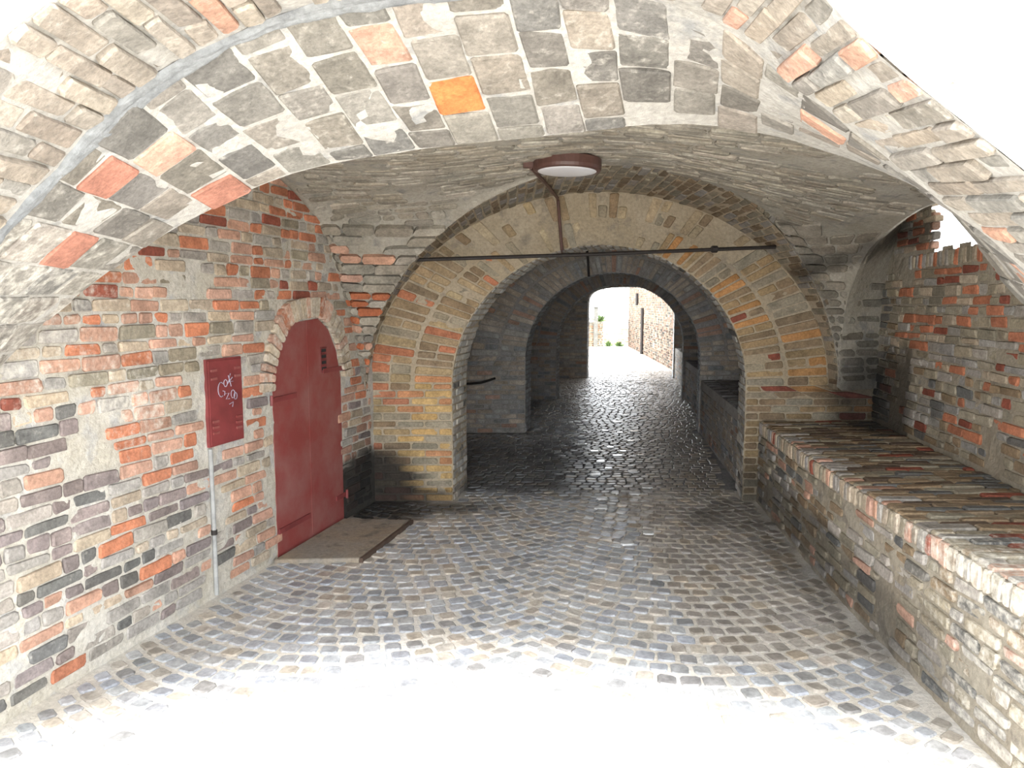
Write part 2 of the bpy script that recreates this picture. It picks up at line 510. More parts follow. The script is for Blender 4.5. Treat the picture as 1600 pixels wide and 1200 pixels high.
# the wall has thickness: outer skin and the jambs of the opening
for a, b, z0, z1 in ((1.82, 4.78 * kR, 0, 2.45), (4.78 * kR, 5.56 * kR, 0, 2.17), (6.4 * kR, 6.75, 0, 2.75), (5.5 * kR, 6.45 * kR, 0, 2.1), (4.78 * kR, 5.56 * kR, 2.58, 2.7)):
    wr.hexa([WR(a, z0, -.03), WR(b, z0, -.03), WR(b, z0, -.3), WR(a, z0, -.3), WR(a, z1, -.03), WR(b, z1, -.03), WR(b, z1, -.3), WR(a, z1, -.3)])
wall_right = wr.build('wall_right', M_MORT_R)
tag(wall_right, 'brick wall rising behind the long brick bench, pierced by a ragged opening', 'wall', kind='structure')
lyr = Layer()
def mask_r(C, w, z):
    if in_hole(C.y, z, 0.03): return False
    if C.y > 3.1 and z > interp(lun_R, C.y) + 0.05: return False
    if C.y <= 3.1 and z > 2.3: return False
    return nz(C.y, C.z, 21, 2.4) < 0.42
lay(lyr, lambda a, b: WR(a, b), courses(0.78, 2.06, 0.068, 0.12), runs(1.85, 6.70, 0.235, 0.4), right_tint, joint=0.013,
    proud=0.011, depth=0.05, mask=mask_r, jit=0.007, flip=True, pj=0.009, vis=lambda C: 1 if C.y > 3.95 else 0.1)
# soldier course under the opening and courses beside it
lay(lyr, lambda a, b: WR(b, a), courses(3.2, 5.95 * kR, 0.068, 0.1), lambda i, x, y: [(2.065, 2.185)], lambda C: (*pick([(2, ORANGE), (1, DRED), (3, BUFF), (3, GREY), (2, OLIVE)]), .06), joint=0.014,
    proud=0.012, depth=0.05, mask=lambda C, z, w: C.z < interp(lun_R, C.y) - .02, jit=0.006, flip=False, vis=lambda C: 1 if C.y > 3.95 else 0.1)
lay(lyr, lambda a, b: WR(a, b), courses(2.2, 2.72, 0.068, 0.12), runs(3.0, 6.65, 0.235, 0.5), right_tint, joint=0.017,
    proud=0.012, depth=0.05, mask=mask_r, jit=0.007, flip=True, vis=lambda C: 1 if C.y > 4.3 else 0.1)
for zz in (2.235, 2.305, 2.375, 2.445):   # toothed jamb of the opening
    P = [WR(5.555 * kR, zz - .03, -.06), WR(5.555 * kR, zz - .03, -.005), WR(5.555 * kR, zz + .03, -.005), WR(5.555 * kR, zz + .03, -.06)]
    lyr.add(brick_geo(P, -DR, U(0.0, 0.03), 0.05, col=(*pick([(1, GREY), (1, SALMON)]), .2)))
lyr.build(wall_right, 'brick', M_BRICK)

# ---------------- bench along the right wall
bench_front = Curve3([(1.90, 1.5, 0), (1.91, 2.71, 0), (1.95, 3.49, 0), (2.02, 4.53, 0), (2.13, 5.6, 0), (2.24, 6.62, 0)])
def bf(y):
    lo, hi = 0.0, 1.0
    for _ in range(18):
        m = (lo + hi) / 2
        if bench_front(m).y < y: lo = m
        else: hi = m
    return bench_front(lo).x
BT = 0.75
def bench_top_z(y): return BT + 0.008 * math.sin(y * 5)
be = MB()
surf(be, lambda a, b: V(bf(a), a, b), 1.6, 6.62, 110, 0, BT - 0.012, 20, flip=True, amp=0.008)
surf(be, lambda a, b: V(bf(a) + (wr_x(a) + 0.05 - bf(a)) * b, a, BT - 0.012), 1.6, 6.62, 110, 0, 1, 24, amp=0.006)
surf(be, lambda a, b: V(bf(1.6) + a * (wr_x(1.6) + .05 - bf(1.6)), 1.6, b), 0, 1, 8, 0, BT - .012, 8, amp=0.006)
bench = be.build('brick_bench', M_MORT_R)
tag(bench, 'long low brick bench along the right wall topped with bricks on edge', 'bench')
def bench_tint(C):
    c = pick([(2, BROWN), (3, OLIVE), (3, GREY), (0.8, SALMON), (1.2, DARKG)])
    return (*c, 0.10 + 0.30 * sm(4.0, 2.8, C.y))  # bricks paler towards the near end of the bench
lyr = Layer()
lay(lyr, lambda a, b: V(bf(a), a, b), courses(0.03, BT - 0.115, 0.07, 0.1), runs(1.65, 6.58, 0.235, 0.4), bench_tint, joint=0.018,
    proud=0.01, depth=0.05, mask=lambda C, a, b: nz(C.y, C.z, 5, 2.6) < 0.38, jit=0.007, flip=True, pj=0.009, vis=lambda C: 1 if C.y > 2.6 else .1)
def top_tint(C):
    t = (C.x - bf(C.y)) / (wr_x(C.y) - bf(C.y))
    c = pick([(4, BROWN), (2, (0.12, .085, .06)), (2, OLIVE), (.35, DRED), (1.5, DARKG)]) if t > 0.22 else pick([(2, BROWN), (3, GREY), (1.6, SALMON), (2, OLIVE)])
    return (*c, 0.05 + 0.35 * sm(3.8, 2.9, C.y))  # top bricks paler towards the near end
rows = courses(1.65, 6.58, 0.066, 0.12)
def top_split(i, b0, b1):
    w = wr_x(b0) - bf(b0); out = [(0.0, 0.24 / w)]; a = 0.24 / w
    if i % 2: out = [(0.0, 0.115 / w)]; a = 0.115 / w
    while a < 1: out.append((a, min(1, a + 0.245 / w))); a += 0.245 / w
    return out
lay(lyr, lambda a, b: V(bf(b) + (wr_x(b) - bf(b)) * a, b, BT), rows, top_split, top_tint, joint=0.01, proud=0.004, depth=0.05,
    jit=0.005, cut=0.007, pj=0.006, vis=lambda C: 1 if C.y > 2.6 else .1)
lay(lyr, lambda a, b: V(bf(b), b, a), rows, lambda i, x, y: [(BT - 0.115, BT - 0.004)], lambda C: (*pick([(3, BUFF), (3, GREY), (1.5, SALMON), (.6, DRED), (2, OLIVE)]), 0.12 + 0.35 * sm(4.2, 2.9, C.y)),  # edge bricks paler towards the near end
    joint=0.012, proud=0.016, depth=0.05, jit=0.005, cut=0.009, flip=False, vis=lambda C: 1.6 if C.y > 2.6 else .1)
lyr.build(bench, 'brick', M_BRICK)

# ---------------- entrance arch: soffit of large blocks, face ring of radial bricks
YN, YF, YO = 2.3, 3.0, 1.75
nearI = Curve3([(x, YN, z) for x, z in [(-2.46, 0), (-2.32, 0.9), (-2.1, 1.35), (-1.85, 1.72), (-1.56, 2.02), (-1.255, 2.31), (-1.07, 2.46), (-.80, 2.60), (-.5, 2.69), (-.1, 2.735), (.3, 2.72), (.61, 2.63), (.82, 2.47), (1.04, 2.31), (1.27, 2.14), (1.56, 1.92), (1.88, 1.62), (2.2, 1.3), (2.5, 0.9), (2.56, 0.3)]])
farI = Curve3([(x, YF, z) for x, z in [(-2.3, 0), (-2.27, 0.9), (-2.2, 1.25), (-2.06, 1.57), (-1.53, 1.99), (-.94, 2.29), (-.41, 2.40), (.1, 2.455), (.63, 2.505), (1.05, 2.455), (1.48, 2.315), (1.72, 2.19), (1.86, 2.04), (1.97, 1.90), (2.1, 1.76), (2.28, 1.52), (2.48, 1.25), (2.66, 0.9), (2.7, 0.3)]])
def outI(b):
    p = nearI(b); k = sm(.2, 1.0, p.x) * sm(.5, 1.5, p.z); return V(p.x - .045 * k, YO, p.z - .065 * k)
def rim_pt(b):     # rectangle around the opening, matched to the curve
    p = outI(b); c = V(.05, YO, 1.2); d = (p - c); m = max(abs(d.x) / 7.0, d.z / 4.2 if d.z > 0 else 0)
    q = c + d / m; q.z = max(q.z, 0) if d.z < 0 else q.z
    return V(q.x, YO, q.z)
ar = MB()
surf(ar, lambda a, b: nearI(b).lerp(farI(b), a), 0, 1, 20, 0, 1, 130, flip=False, amp=0.006)
surf(ar, lambda a, b: outI(b).lerp(nearI(b), a), 0, 1, 14, 0, 1, 130, flip=False, amp=0.006)
surf(ar, lambda a, b: farI(b).lerp(farI(b) + V(0, 0.04, 0.6), a), 0, 1, 4, 0, 1, 60, flip=False, amp=0.0)
arch_a = ar.build('brick_arch', M_MORT_A)
tag(arch_a, 'wide shallow entrance arch of whitish weathered blocks, nearest of the arches', 'arch')
fm = MB()
surf(fm, lambda a, b: outI(b).lerp(rim_pt(b), a), 0, 1, 24, 0, 1, 130, flip=True, amp=0.006)
facade = fm.build('wall_front', M_STUCCO)
tag(facade, 'pale rendered outer wall around the entrance arch', 'wall', kind='structure')
lyr = Layer()
def soff_tint(C):
    lime = 0.16 + 0.14 * nz(C.x, C.y, C.z, 1.5) + 0.25 * sm(-1.2, -1.9, C.x)  # blocks paler towards the left foot of the arch
    c = pick([(5, (0.19, 0.175, 0.15)), (3, (0.155, 0.145, 0.13)), (2.5, (0.23, 0.205, 0.175)), (0.35, SALMON)])
    return (*c, lime)
def soff_split(i, b0, b1):
    n = 4; off = 0.5 / n if i % 2 else 0.0
    e = [0] + [k / n + off + U(-.02, .02) for k in range(0 if off else 1, n)] + [1]
    e = sorted(x for x in e if 0 <= x <= 1)
    return [(max(a, .0), b) for a, b in zip(e, e[1:]) if b - a > .05]
lay(lyr, lambda a, b: nearI(b).lerp(farI(b), a), courses(0, 1, 0.0215, 0.08), soff_split, soff_tint, joint=0.009, proud=0.005, depth=0.05,
    jit=0.006, flip=False, cut=0.007, pj=0.005, mask=lambda C, a, b: not (C.x > .5 and nz(C.x, C.y, C.z, 2.5) > .22))
def recolour(q, rad, col):
    g = min(lyr.p, key=lambda t: (t[1][3] - Vector(q)).length)
    k = lyr.p.index(g); lyr.p[k] = (g[0] + 500, ([v - V(0, 0, .005) for v in g[1][0]], g[1][1], col, g[1][3]))
recolour(at(738, 124, 2.68), 1, (0.42, 0.15, 0.05, -.2))
for q in ((90, 335, 2.62), (350, 278, 2.9), (120, 262, 2.5)): recolour(at(*q), 1, (0.33, 0.15, 0.105, 0.12))
def ring_tint(C):
    c = pick([(4, (0.26, 0.225, 0.185)), (3, (0.22, 0.205, 0.18)), (1, SALMON), (2, (0.30, .26, .21))])
    return (*c, 0.20)
lay(lyr, lambda a, b: outI(b).lerp(nearI(b), a), courses(0, 1, 0.0090, 0.12), lambda i, x, y: [(-.0, .46), (.46, .9)] if i % 2 else [(.0, .24), (.24, .68), (.68, .92)], ring_tint,
    joint=0.011, proud=0.010, depth=0.06, jit=0.005, flip=False, pj=0.012, cut=.007)
lyr.build(arch_a, 'brick', M_SOFFIT)
def seam(a, b):
    w = .10 + .07 * nz(b * 9, 0, 3, 2) + .05 * nz(b * 60, 1, 0, 1)
    t = (a - .5) * w
    p = nearI(b).lerp(farI(b), t) if t > 0 else nearI(b).lerp(outI(b), -t * 1.3)
    return p + V(0, 0, -.016 * (1 - (2 * a - 1) ** 4) - .0)
sm_ = MB(); surf(sm_, seam, 0, 1, 8, .16, .50, 160, flip=False, amp=.005, freq=16)
sm_.build('mortar_seam', mortar_material('grey_cement', (.22, .23, .235), (.30, .31, .31), (.16, .165, .17)), arch_a)

# ---------------- vaulted bays and inner arches
def arch_pairs(cx, hw, h, sp, ow, oh, xl, xr, Y, oc=None):
    """inner / outer edge pairs of an arch face in the plane Y, from the left foot over the crown to the right foot"""
    oc = cx if oc is None else oc
    prs = []
    for k in range(12): prs.append((V(cx - hw, Y, sp * k / 12), V(xl, Y, sp * k / 12)))
    for k in range(49):
        f = math.pi * k / 48
        prs.append((V(cx - hw * math.cos(f), Y, sp + h * math.sin(f)), V(oc - ow * math.cos(f), Y, sp + oh * math.sin(f))))
    for k in range(11, -1, -1): prs.append((V(cx + hw, Y, sp * k / 12), V(xr, Y, sp * k / 12)))
    return prs
class Band:
    def __init__(s, prs):
        s.p = prs; s.L = [0]
        for (a, b), (c, d) in zip(prs, prs[1:]): s.L.append(s.L[-1] + ((c + d) / 2 * .3 + c * .7 - (a + b) / 2 * .3 - a * .7).length)
        s.len = s.L[-1]
    def at(s, b):
        d = max(0, min(s.len, b)); lo, hi = 0, len(s.L) - 1
        while hi - lo > 1:
            m = (lo + hi) // 2
            if s.L[m] <= d: lo = m
            else: hi = m
        t = (d - s.L[lo]) / max(1e-9, s.L[hi] - s.L[lo])
        return s.p[lo][0].lerp(s.p[hi][0], t), s.p[lo][1].lerp(s.p[hi][1], t)
    def S(s, a, b):
        i, o = s.at(b); return i.lerp(o, a)

def coons(N, F, L, Rr):
    c00, c10, c01, c11 = N(0), N(1), F(0), F(1)
    def S(u, v):
        p = (N(u) * (1 - v) + F(u) * v + L(v) * (1 - u) + Rr(v) * u
             - (c00 * (1 - u) * (1 - v) + c10 * u * (1 - v) + c01 * (1 - u) * v + c11 * u * v))
        zb = N(u).z * (1 - v) + F(u).z * v      # keep the crown low: full rise only along the side walls
        p.z = zb + (p.z - zb) * (.02 + .98 * abs(2 * u - 1) ** 3)
        return p
    return S

def make_arch(idx, cx, hw, sp, h, Y, th, ow, oh, xl, xr, rimd, label, tint, itint, mort, nmax, oc=None, course=0.068):
    """an arch wall: face of two brick rings on piers, reveal, wide outer arch (soffit running forward to the vault)"""
    prs = arch_pairs(cx, hw, h, sp, ow, oh, xl, xr, Y, oc)
    B = Band(prs)
    mb = MB()
    nb = 90 if idx < 2 else 50
    surf(mb, B.S, 0, 1, 10, 0, B.len, nb, flip=True, amp=0.006)
    ax = V(AX * th, th, 0)
    surf(mb, lambda a, b: B.at(b)[0] + ax * a, 0, 1, 8, 0, B.len, nb, flip=False, amp=0.006)
    surf(mb, lambda a, b: B.S(a, b) + ax, 0, 1, 2, 0, B.len, nb, flip=False, amp=0)
    # outer arch soffit
    oc_ = cx if oc is None else oc
    def outer(f): return V(oc_ - ow * math.cos(f), Y, sp + oh * math.sin(f))
    def rim(f): return outer(f) + V(0, -0.2 - rimd * max(0, math.sin(f)) ** 3, 0)
    So = lambda a, b: outer(b).lerp(rim(b), a)
    surf(mb, So, 0, 1, 12, 0, math.pi, 80, flip=True, amp=0.006)
    surf(mb, lambda a, b: outer(b).lerp(V(oc_ - (ow + .75) * math.cos(b), Y, sp + (oh + .75) * math.sin(b)), a) + V(0, .01, 0), -.08, 1, 6, -.25, math.pi + .25, 60, flip=True, amp=0)
    # pier flanks beside the outer arch up to the wall
    root = mb.build('brick_arch', mort)
    tag(root, label, 'arch')
    ly = Layer()
    rows = courses(0, B.len, course, 0.06)
    def spl(i, b0, b1):
        p, q = B.at((b0 + b1) / 2); w = (p - q).length
        if p.z < sp:
            n = max(2, round(w / 0.25)); o = 0.5 if i % 2 else 0
            e = [0] + [(k + o) / n for k in range(0 if o else 1, n)] + [1]
            return [(a, b) for a, b in zip(e, e[1:]) if b - a > .05]
        m = 0.47
        a = [(0, m), (m + .03, 1)]
        if R() < .3: a = [(0, m * .5), (m * .5, m), (m + .03, 1)]
        if R() < .4: a = a[:-1] + [(m + .03, .76), (.76, 1)]
        return a
    lay(ly, B.S, rows, spl, tint, joint=0.014, proud=0.008, depth=0.05, jit=0.004, flip=True, pj=0.006)
    lay(ly, lambda a, b: B.at(b)[0] + ax * a, rows, lambda i, x, y: [(0.02, .5), (.5, 1)] if i % 2 else [(0.02, .25), (.25, .75), (.75, 1)], itint,
        joint=0.013, proud=0.006, depth=0.05, jit=0.004, flip=False)
    nr = max(8, int((math.pi * (ow + oh) / 2) / 0.07))
    lay(ly, So, courses(0.02, math.pi - .02, math.pi / nr, 0.05),
        lambda i, x, y: [(a, min(a + 0.26 / L_, 1)) for L_ in [max(0.2, (outer((x + y) / 2) - rim((x + y) / 2)).length)] for a in [k * 0.26 / L_ + (0 if i % 2 else -.12 / L_) for k in range(int(L_ / 0.26) + 2)] if 0 <= a < .93],
        lambda C: (*darken(pick([(3, OLIVE), (3, BROWN), (3, GREY)]), .25), 0.2), joint=0.016, proud=0.006, depth=0.05, jit=0.005, flip=True)
    ly.build(root, 'brick', M_BRICK, nmax=nmax)
    return root, outer, rim

def b_tint(C):
    z, x = C.z, C.x
    top = sm(2.1, 2.35, z)
    if R() < top * 0.8: return None if R() < .75 else (*pick([(1, (0.36, .29, .19))]), .1)
    if x < 0.0 and z < 1.15:
        c = pick([(5, YELL), (2, (0.40, .2, .1)), (1, OLIVE)]) if x > -.93 else pick([(3, BROWN), (2, (0.33, .14, .08)), (2, OLIVE), (2, (0.3, .22, .12))])
    elif x < 0.8:
        c = pick([(3, (0.30, .22, .13)), (3, BROWN), (2, OLIVE), (1.8, (0.38, .15, .08)), (1.4, (0.34, .26, .15))])
    else:
        c = pick([(3, (0.28, .20, .11)), (4, BROWN), (2, OLIVE), (.9, DRED), (1, (0.38, .2, .08))])
        c = darken(c, .35 * sm(1.0, .3, z))  # right pier darker towards its foot
    return (*c, 0.08)
def bi_tint(C):
    return (*pick([(3, (0.40, .39, .36)), (2, (0.44, .41, .36)), (1, GREY), (.6, DARKG)]), 0.3 if C.x < 1 else 0.05)
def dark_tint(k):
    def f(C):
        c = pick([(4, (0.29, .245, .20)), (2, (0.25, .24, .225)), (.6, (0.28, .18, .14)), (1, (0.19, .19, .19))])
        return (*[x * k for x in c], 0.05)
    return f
def dark_i(C): return (*pick([(2, (0.40, .41, .42)), (1, (0.30, .31, .32))]), 0.15)

cxs = {}
def cx_at(y): return 0.785 + AX * (y - 6.63)
arch_b, outB, rimB = make_arch(1, 0.785, 1.325, 1.05, 1.27, 6.63, 0.5, 2.07, 1.73, -1.30, 3.33, 1.08,
    'tan and orange brick arch with yellow brick pier, behind the iron tie rod', b_tint, bi_tint, M_MORT_B, 298, oc=0.785)

# ceiling over the first bay
rimc = [rimB(math.pi * k / 40) for k in range(41)] + [V(3.08, 6.5, 1.05), V(wr_x(6.56), 6.56, 1.05)]
FB = Curve3(rimc, 3)
NB = Curve3([(wl_x(3.05), 3.05, 1.78), (-1.85, 3.05, 2.28), (-1.2, 3.05, 2.54), (-.4, 3.05, 2.65), (.4, 3.05, 2.67), (1.2, 3.05, 2.62), (1.9, 3.05, 2.46), (2.4, 3.05, 2.25), (wr_x(3.05), 3.05, 1.85)])
LB = Curve3([(wl_x(y), y, z) for y, z in lun_L[:-1]] + [rimc[0]])
RB = Curve3([(wr_x(y), y, z) for y, z in lun_R])
SV = coons(NB, FB, LB, RB)
ce = MB()
surf(ce, SV, 0, 1, 90, 0, 1, 70, flip=True, amp=0.004, freq=7)
surf(ce, lambda u, v: SV(u, v) + V(0, 0, 0.12), 0, 1, 40, 0, 1, 30, amp=0)
ce.box((-3.0, 1.85, 3.06), (3.7, 7.4, 3.16))  # unseen slab added over the vault to keep skylight from leaking in
ceiling = ce.build('ceiling', M_MORT_V)
tag(ceiling, 'rough brick vault above the first bay, holding the round lamp', 'vault', kind='structure')
lyr = Layer()
def vault_tint(C):
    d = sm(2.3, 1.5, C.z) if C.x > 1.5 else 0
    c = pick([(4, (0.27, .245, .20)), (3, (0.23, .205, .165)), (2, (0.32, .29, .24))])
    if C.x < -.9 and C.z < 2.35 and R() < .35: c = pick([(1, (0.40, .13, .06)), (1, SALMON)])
    if C.x > 2.3: c = darken(c, .45 * d)  # right side darker towards the springing
    return (*c, 0.12 + 0.2 * nz(C.x, C.y, C.z, 1.3))
def v_split(i, b0, b1):
    n = 22; out = []; a = -U(0, .03)
    while a < 1:
        w = U(.7, 1.2) / n
        if max(a, 0) < min(a + w, 1) - .01: out.append((max(a, 0), min(a + w, 1)))
        a += w
    return out
def vault_mask(C, a, b): return nz(C.x, C.y, C.z, 2.2) < 0.30 and (C.z > 1.3)
def level(side):
    def uend(z):
        lo, hi = (0.0, .44) if side < 0 else (0.56, 1.0)
        for _ in range(16):
            m = (lo + hi) / 2; up = FB(m).z < z
            if side < 0: lo, hi = (m, hi) if up else (lo, m)
            else: lo, hi = (lo, m) if up else (m, hi)
        return (lo + hi) / 2
    cache = {}
    def S(a, z):
        z = min(z, 2.70)
        if z not in cache: cache[z] = uend(z)
        ue = cache[z]; u = ue * a if side < 0 else 1 - (1 - ue) * (1 - a)
        lo, hi = .5, 1.0
        for _ in range(14):
            m = (lo + hi) / 2
            if SV(u, m).z > z: lo = m
            else: hi = m
        return SV(u, (lo + hi) / 2)
    return S
for sd in (-1, 1):
    SZ = level(sd)
    for (z0, z1) in courses(1.12, 2.42, 0.072, .1):
        zm = (z0 + z1) / 2; w = sum((SZ((k + 1) / 6, zm) - SZ(k / 6, zm)).length for k in range(6))
        n_ = max(1, round(w / .25)); o = U(0, .6)
        e = [0] + [(k + o) / n_ for k in range(n_ + 1) if 0.08 < (k + o) / n_ < .94] + [1]
        for a0, a1 in zip(e, e[1:]):
            lay(lyr, SZ, [(z0, z1)], lambda i, x, y: [(a0, a1)], vault_tint, joint=0.018, proud=0.009, depth=0.04,
                mask=lambda C, a, b: nz(C.x, C.y, C.z, 2.2) < 0.34, jit=0.006, flip=sd < 0, cut=0.018, pj=0.007, maxlen=.36)
seeds = [(u / 24, v / 18, SV(u / 24, v / 18)) for u in range(25) for v in range(19)]
last_uv = [0, 0]
missed = []
def plan(x, y):
    """point of the vault above (x, y)"""
    u, v, _ = min(seeds, key=lambda t: (t[2].x - x) ** 2 + (t[2].y - y) ** 2)
    best = (9, None, u, v)
    for _ in range(8):
        p = SV(u, v); rx, ry = x - p.x, y - p.y; er = abs(rx) + abs(ry)
        if er < best[0]: best = (er, p, u, v)
        if er < 1e-3: break
        u2 = u + .012 if u < .98 else u - .012; v2 = v + .012 if v < .98 else v - .012
        du = (SV(u2, v) - p) / (u2 - u); dv = (SV(u, v2) - p) / (v2 - v)
        det = du.x * dv.y - dv.x * du.y
        if abs(det) < 1e-6: break
        u = min(1, max(0, u + .8 * (rx * dv.y - dv.x * ry) / det)); v = min(1, max(0, v + .8 * (du.x * ry - rx * du.y) / det))
    last_uv[:] = best[2:]
    if best[0] > .012: missed.append(1)
    return best[1]
def crown_mask(C, x, y):
    bad = bool(missed); missed.clear()
    if bad: return False
    plan(x, y)
    return (C.z > 2.43 or last_uv[1] < .45) and C.z > 2.0 and nz(C.x, C.y, C.z, 2.2) < .4
lay(lyr, plan, courses(3.1, 6.2, 0.07, 0.08), runs(-2.0, 2.7, .25, .3), vault_tint, joint=0.018, proud=0.010, depth=0.04, mask=crown_mask, jit=0.005,
    flip=True, cut=0.016, pj=0.006, maxlen=.36, vis=lambda C: 1 if C.y > 3.6 else 0.05)
lyr.build(ceiling, 'brick', M_BRICK)

# inner bays
benches = []
def inner_bay(n, y0, y1, cx0, cx1, rim, mort, tint, benchlab, ceil_lab):
    """side recess walls, vault and low block bench between the back of one arch and the next arch"""
    xl0, xl1, xr0, xr1 = cx0 - 2.1, cx1 - 2.1, cx0 + 1.95, cx1 + 1.95
    wm = MB(); surf(wm, lambda a, b: V(xl0 + (xl1 - xl0) * a, y0 + (y1 - y0) * a, b), 0, 1, 40, 0, 2.9, 30, amp=0.006)
    o = wm.build('wall_left', mort); tag(o, kind='structure')
    tag(o, ['', 'sooty brick recess wall left of the passage, just beyond the tan arch', 'dark recess wall on the left between the second and third inner arches', 'dark recess wall on the left before the last arch'][n], 'wall')
    ly = Layer()
    lay(ly, lambda a, b: V(xl0 + (xl1 - xl0) * a, y0 + (y1 - y0) * a, b), courses(0.02, 2.6, .07), runs(0, 1, .07), tint, depth=.04)
    ly.build(o, 'brick', M_BRICK, nmax=0)
    wm = MB(); surf(wm, lambda a, b: V(xr0 + (xr1 - xr0) * a, y0 + (y1 - y0) * a, b), 0, 1, 40, 0, 2.9, 30, flip=True, amp=0.006)
    o = wm.build('wall_right', mort); tag(o, kind='structure')
    tag(o, ['', 'dark brick wall behind the low block bench in the second bay', 'dark brick wall behind the bench in the third bay', 'dark brick wall on the right before the last arch'][n], 'wall')
    ly = Layer()
    lay(ly, lambda a, b: V(xr0 + (xr1 - xr0) * a, y0 + (y1 - y0) * a, b), courses(0.02, 2.6, .07), runs(0, 1, .07), tint, depth=.04, flip=True)
    ly.build(o, 'brick', M_BRICK, nmax=0)
    F = Curve3([rim(math.pi * k / 24) for k in range(25)], 3)
    N = Curve3([V(cx0 - 2.05 * math.cos(math.pi * k / 24), y0, 1.05 + 1.75 * math.sin(math.pi * k / 24)) for k in range(25)], 3)
    f0, f1 = F(0), F(1)
    Lc = Curve3([N(0), V(N(0).x * .7 + f0.x * .3 - .1, y0 + (f0.y - y0) * .3, 2.4), V(N(0).x * .4 + f0.x * .6 - .1, y0 + (f0.y - y0) * .65, 2.45), f0])
    Rc = Curve3([N(1), V(N(1).x * .7 + f1.x * .3 + .1, y0 + (f1.y - y0) * .3, 2.4), V(N(1).x * .4 + f1.x * .6 + .1, y0 + (f1.y - y0) * .65, 2.45), f1])
    S = coons(N, F, Lc, Rc)
    cm = MB(); surf(cm, S, 0, 1, 50, 0, 1, 30, flip=True, amp=0.01, freq=5)
    # unseen roof slab added over the bay to stop light leaks
    cm.hexa([(xl0 - .4, y0 - .5, 2.86), (xr0 + .4, y0 - .5, 2.86), (xr1 + .4, y1 + .5, 2.86), (xl1 - .4, y1 + .5, 2.86),
             (xl0 - .4, y0 - .5, 3.0), (xr0 + .4, y0 - .5, 3.0), (xr1 + .4, y1 + .5, 3.0), (xl1 - .4, y1 + .5, 3.0)])
    o = cm.build('ceiling', mort); tag(o, ceil_lab, 'vault', kind='structure')
    # bench
    bm = MB()
    X0, X1 = cx0 + 1.36, cx1 + 1.235
    S1 = lambda a, b: V(X0 + (X1 - X0) * a, y0 - .02 + (y1 - y0 + .02) * a, b)
    surf(bm, S1, 0, 1, 40, 0, .74, 8, flip=True, amp=0.006)
    surf(bm, lambda a, b: V(X0 + (X1 - X0) * a + (xr0 - X0 + .02) * b, y0 - .02 + (y1 - y0 + .02) * a, .74), 0, 1, 40, 0, 1, 6, amp=0.006)
    o = bm.build('brick_bench', mort); tag(o, benchlab, 'bench')
    ly = Layer()
    lay(ly, S1, courses(0.02, .63, .07), runs(0, 1, .07), tint, depth=.04, flip=True)
    lay(ly, lambda a, b: V(X0 + (X1 - X0) * b + (xr0 - X0) * a, y0 + (y1 - y0) * b, .74), courses(0, 1, .02), lambda i, x, y: [(0, .35), (.35, .7), (.7, 1)],
        lambda C: (*pick([(1, (0.27, .26, .25)), (1, (0.2, .19, .18))]), .1), depth=.04, proud=.004)
    lay(ly, S1, [(.635, .735)], runs(0, 1, .02, 0), lambda C: (*pick([(1, (0.2, .18, .16))]), .1), depth=.04, flip=True)
    ly.build(o, 'brick', M_BRICK, nmax=60, amin=140)
    return S

Y = [6.63, 10.25, 13.9, 17.9]
CX = [0.785, 1.40, 2.03, 2.87]
labs = ['', 'sooty second inner arch seen through the tan arch', 'third inner arch, smaller and darker, with a pale rim']
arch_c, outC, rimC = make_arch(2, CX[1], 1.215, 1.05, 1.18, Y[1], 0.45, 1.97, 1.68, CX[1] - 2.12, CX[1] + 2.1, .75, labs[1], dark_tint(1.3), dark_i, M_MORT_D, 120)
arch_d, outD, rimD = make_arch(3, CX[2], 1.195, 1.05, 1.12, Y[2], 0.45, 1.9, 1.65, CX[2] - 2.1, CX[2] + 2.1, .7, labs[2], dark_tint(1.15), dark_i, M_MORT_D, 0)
# last arch: flatter head with rounded shoulders
def last_arch():
    cx, hw, Yp = CX[3], 1.05, Y[3]
    prs = []
    for k in range(10): prs.append((V(cx - hw, Yp, 1.75 * k / 10), V(cx - 2.2, Yp, 1.75 * k / 10)))
    for k in range(33):
        f = math.pi * k / 32; c, s = math.cos(f), math.sin(f)
        ex = lambda t: math.copysign(abs(t) ** .62, t)
        prs.append((V(cx - hw * ex(c), Yp, 1.75 + .46 * ex(s)), V(cx - 2.2 * ex(c), Yp, 1.75 + 1.15 * ex(s))))
    for k in range(9, -1, -1): prs.append((V(cx + hw, Yp, 1.75 * k / 10), V(cx + 2.2, Yp, 1.75 * k / 10)))
    B = Band(prs); mb = MB(); ax = V(.1, .55, 0)
    surf(mb, B.S, 0, 1, 10, 0, B.len, 60, flip=True, amp=0.006)
    surf(mb, lambda a, b: B.at(b)[0] + ax * a, 0, 1, 4, 0, B.len, 60, amp=0.006)
    surf(mb, lambda a, b: B.S(a, b) + ax, 0, 1, 2, 0, B.len, 60, amp=0)
    o = mb.build('brick_arch', M_MORT_D); tag(o, 'farthest arch opening onto the bright street, with rounded shoulders', 'arch')
    ly = Layer()
    lay(ly, B.S, courses(0, B.len, .07), lambda i, x, y: [(k / 4.0, (k + 1) / 4.0) for k in range(4)] if i % 2 else [(0, .12)] + [(.12 + k * .25, min(1, .37 + k * .25)) for k in range(4)],
        dark_tint(1.3), depth=.04, flip=True)
    lay(ly, lambda a, b: B.at(b)[0] + ax * a, courses(0, B.len, .07), lambda i, x, y: [(0.02, .5), (.5, 1)], dark_i, depth=.04)
    ly.build(o, 'brick', M_BRICK, nmax=0)
last_arch()
def rimE(f): return V(CX[3] - 2.0 * math.cos(f), Y[3] - .1, 1.05 + 1.75 * math.sin(f))
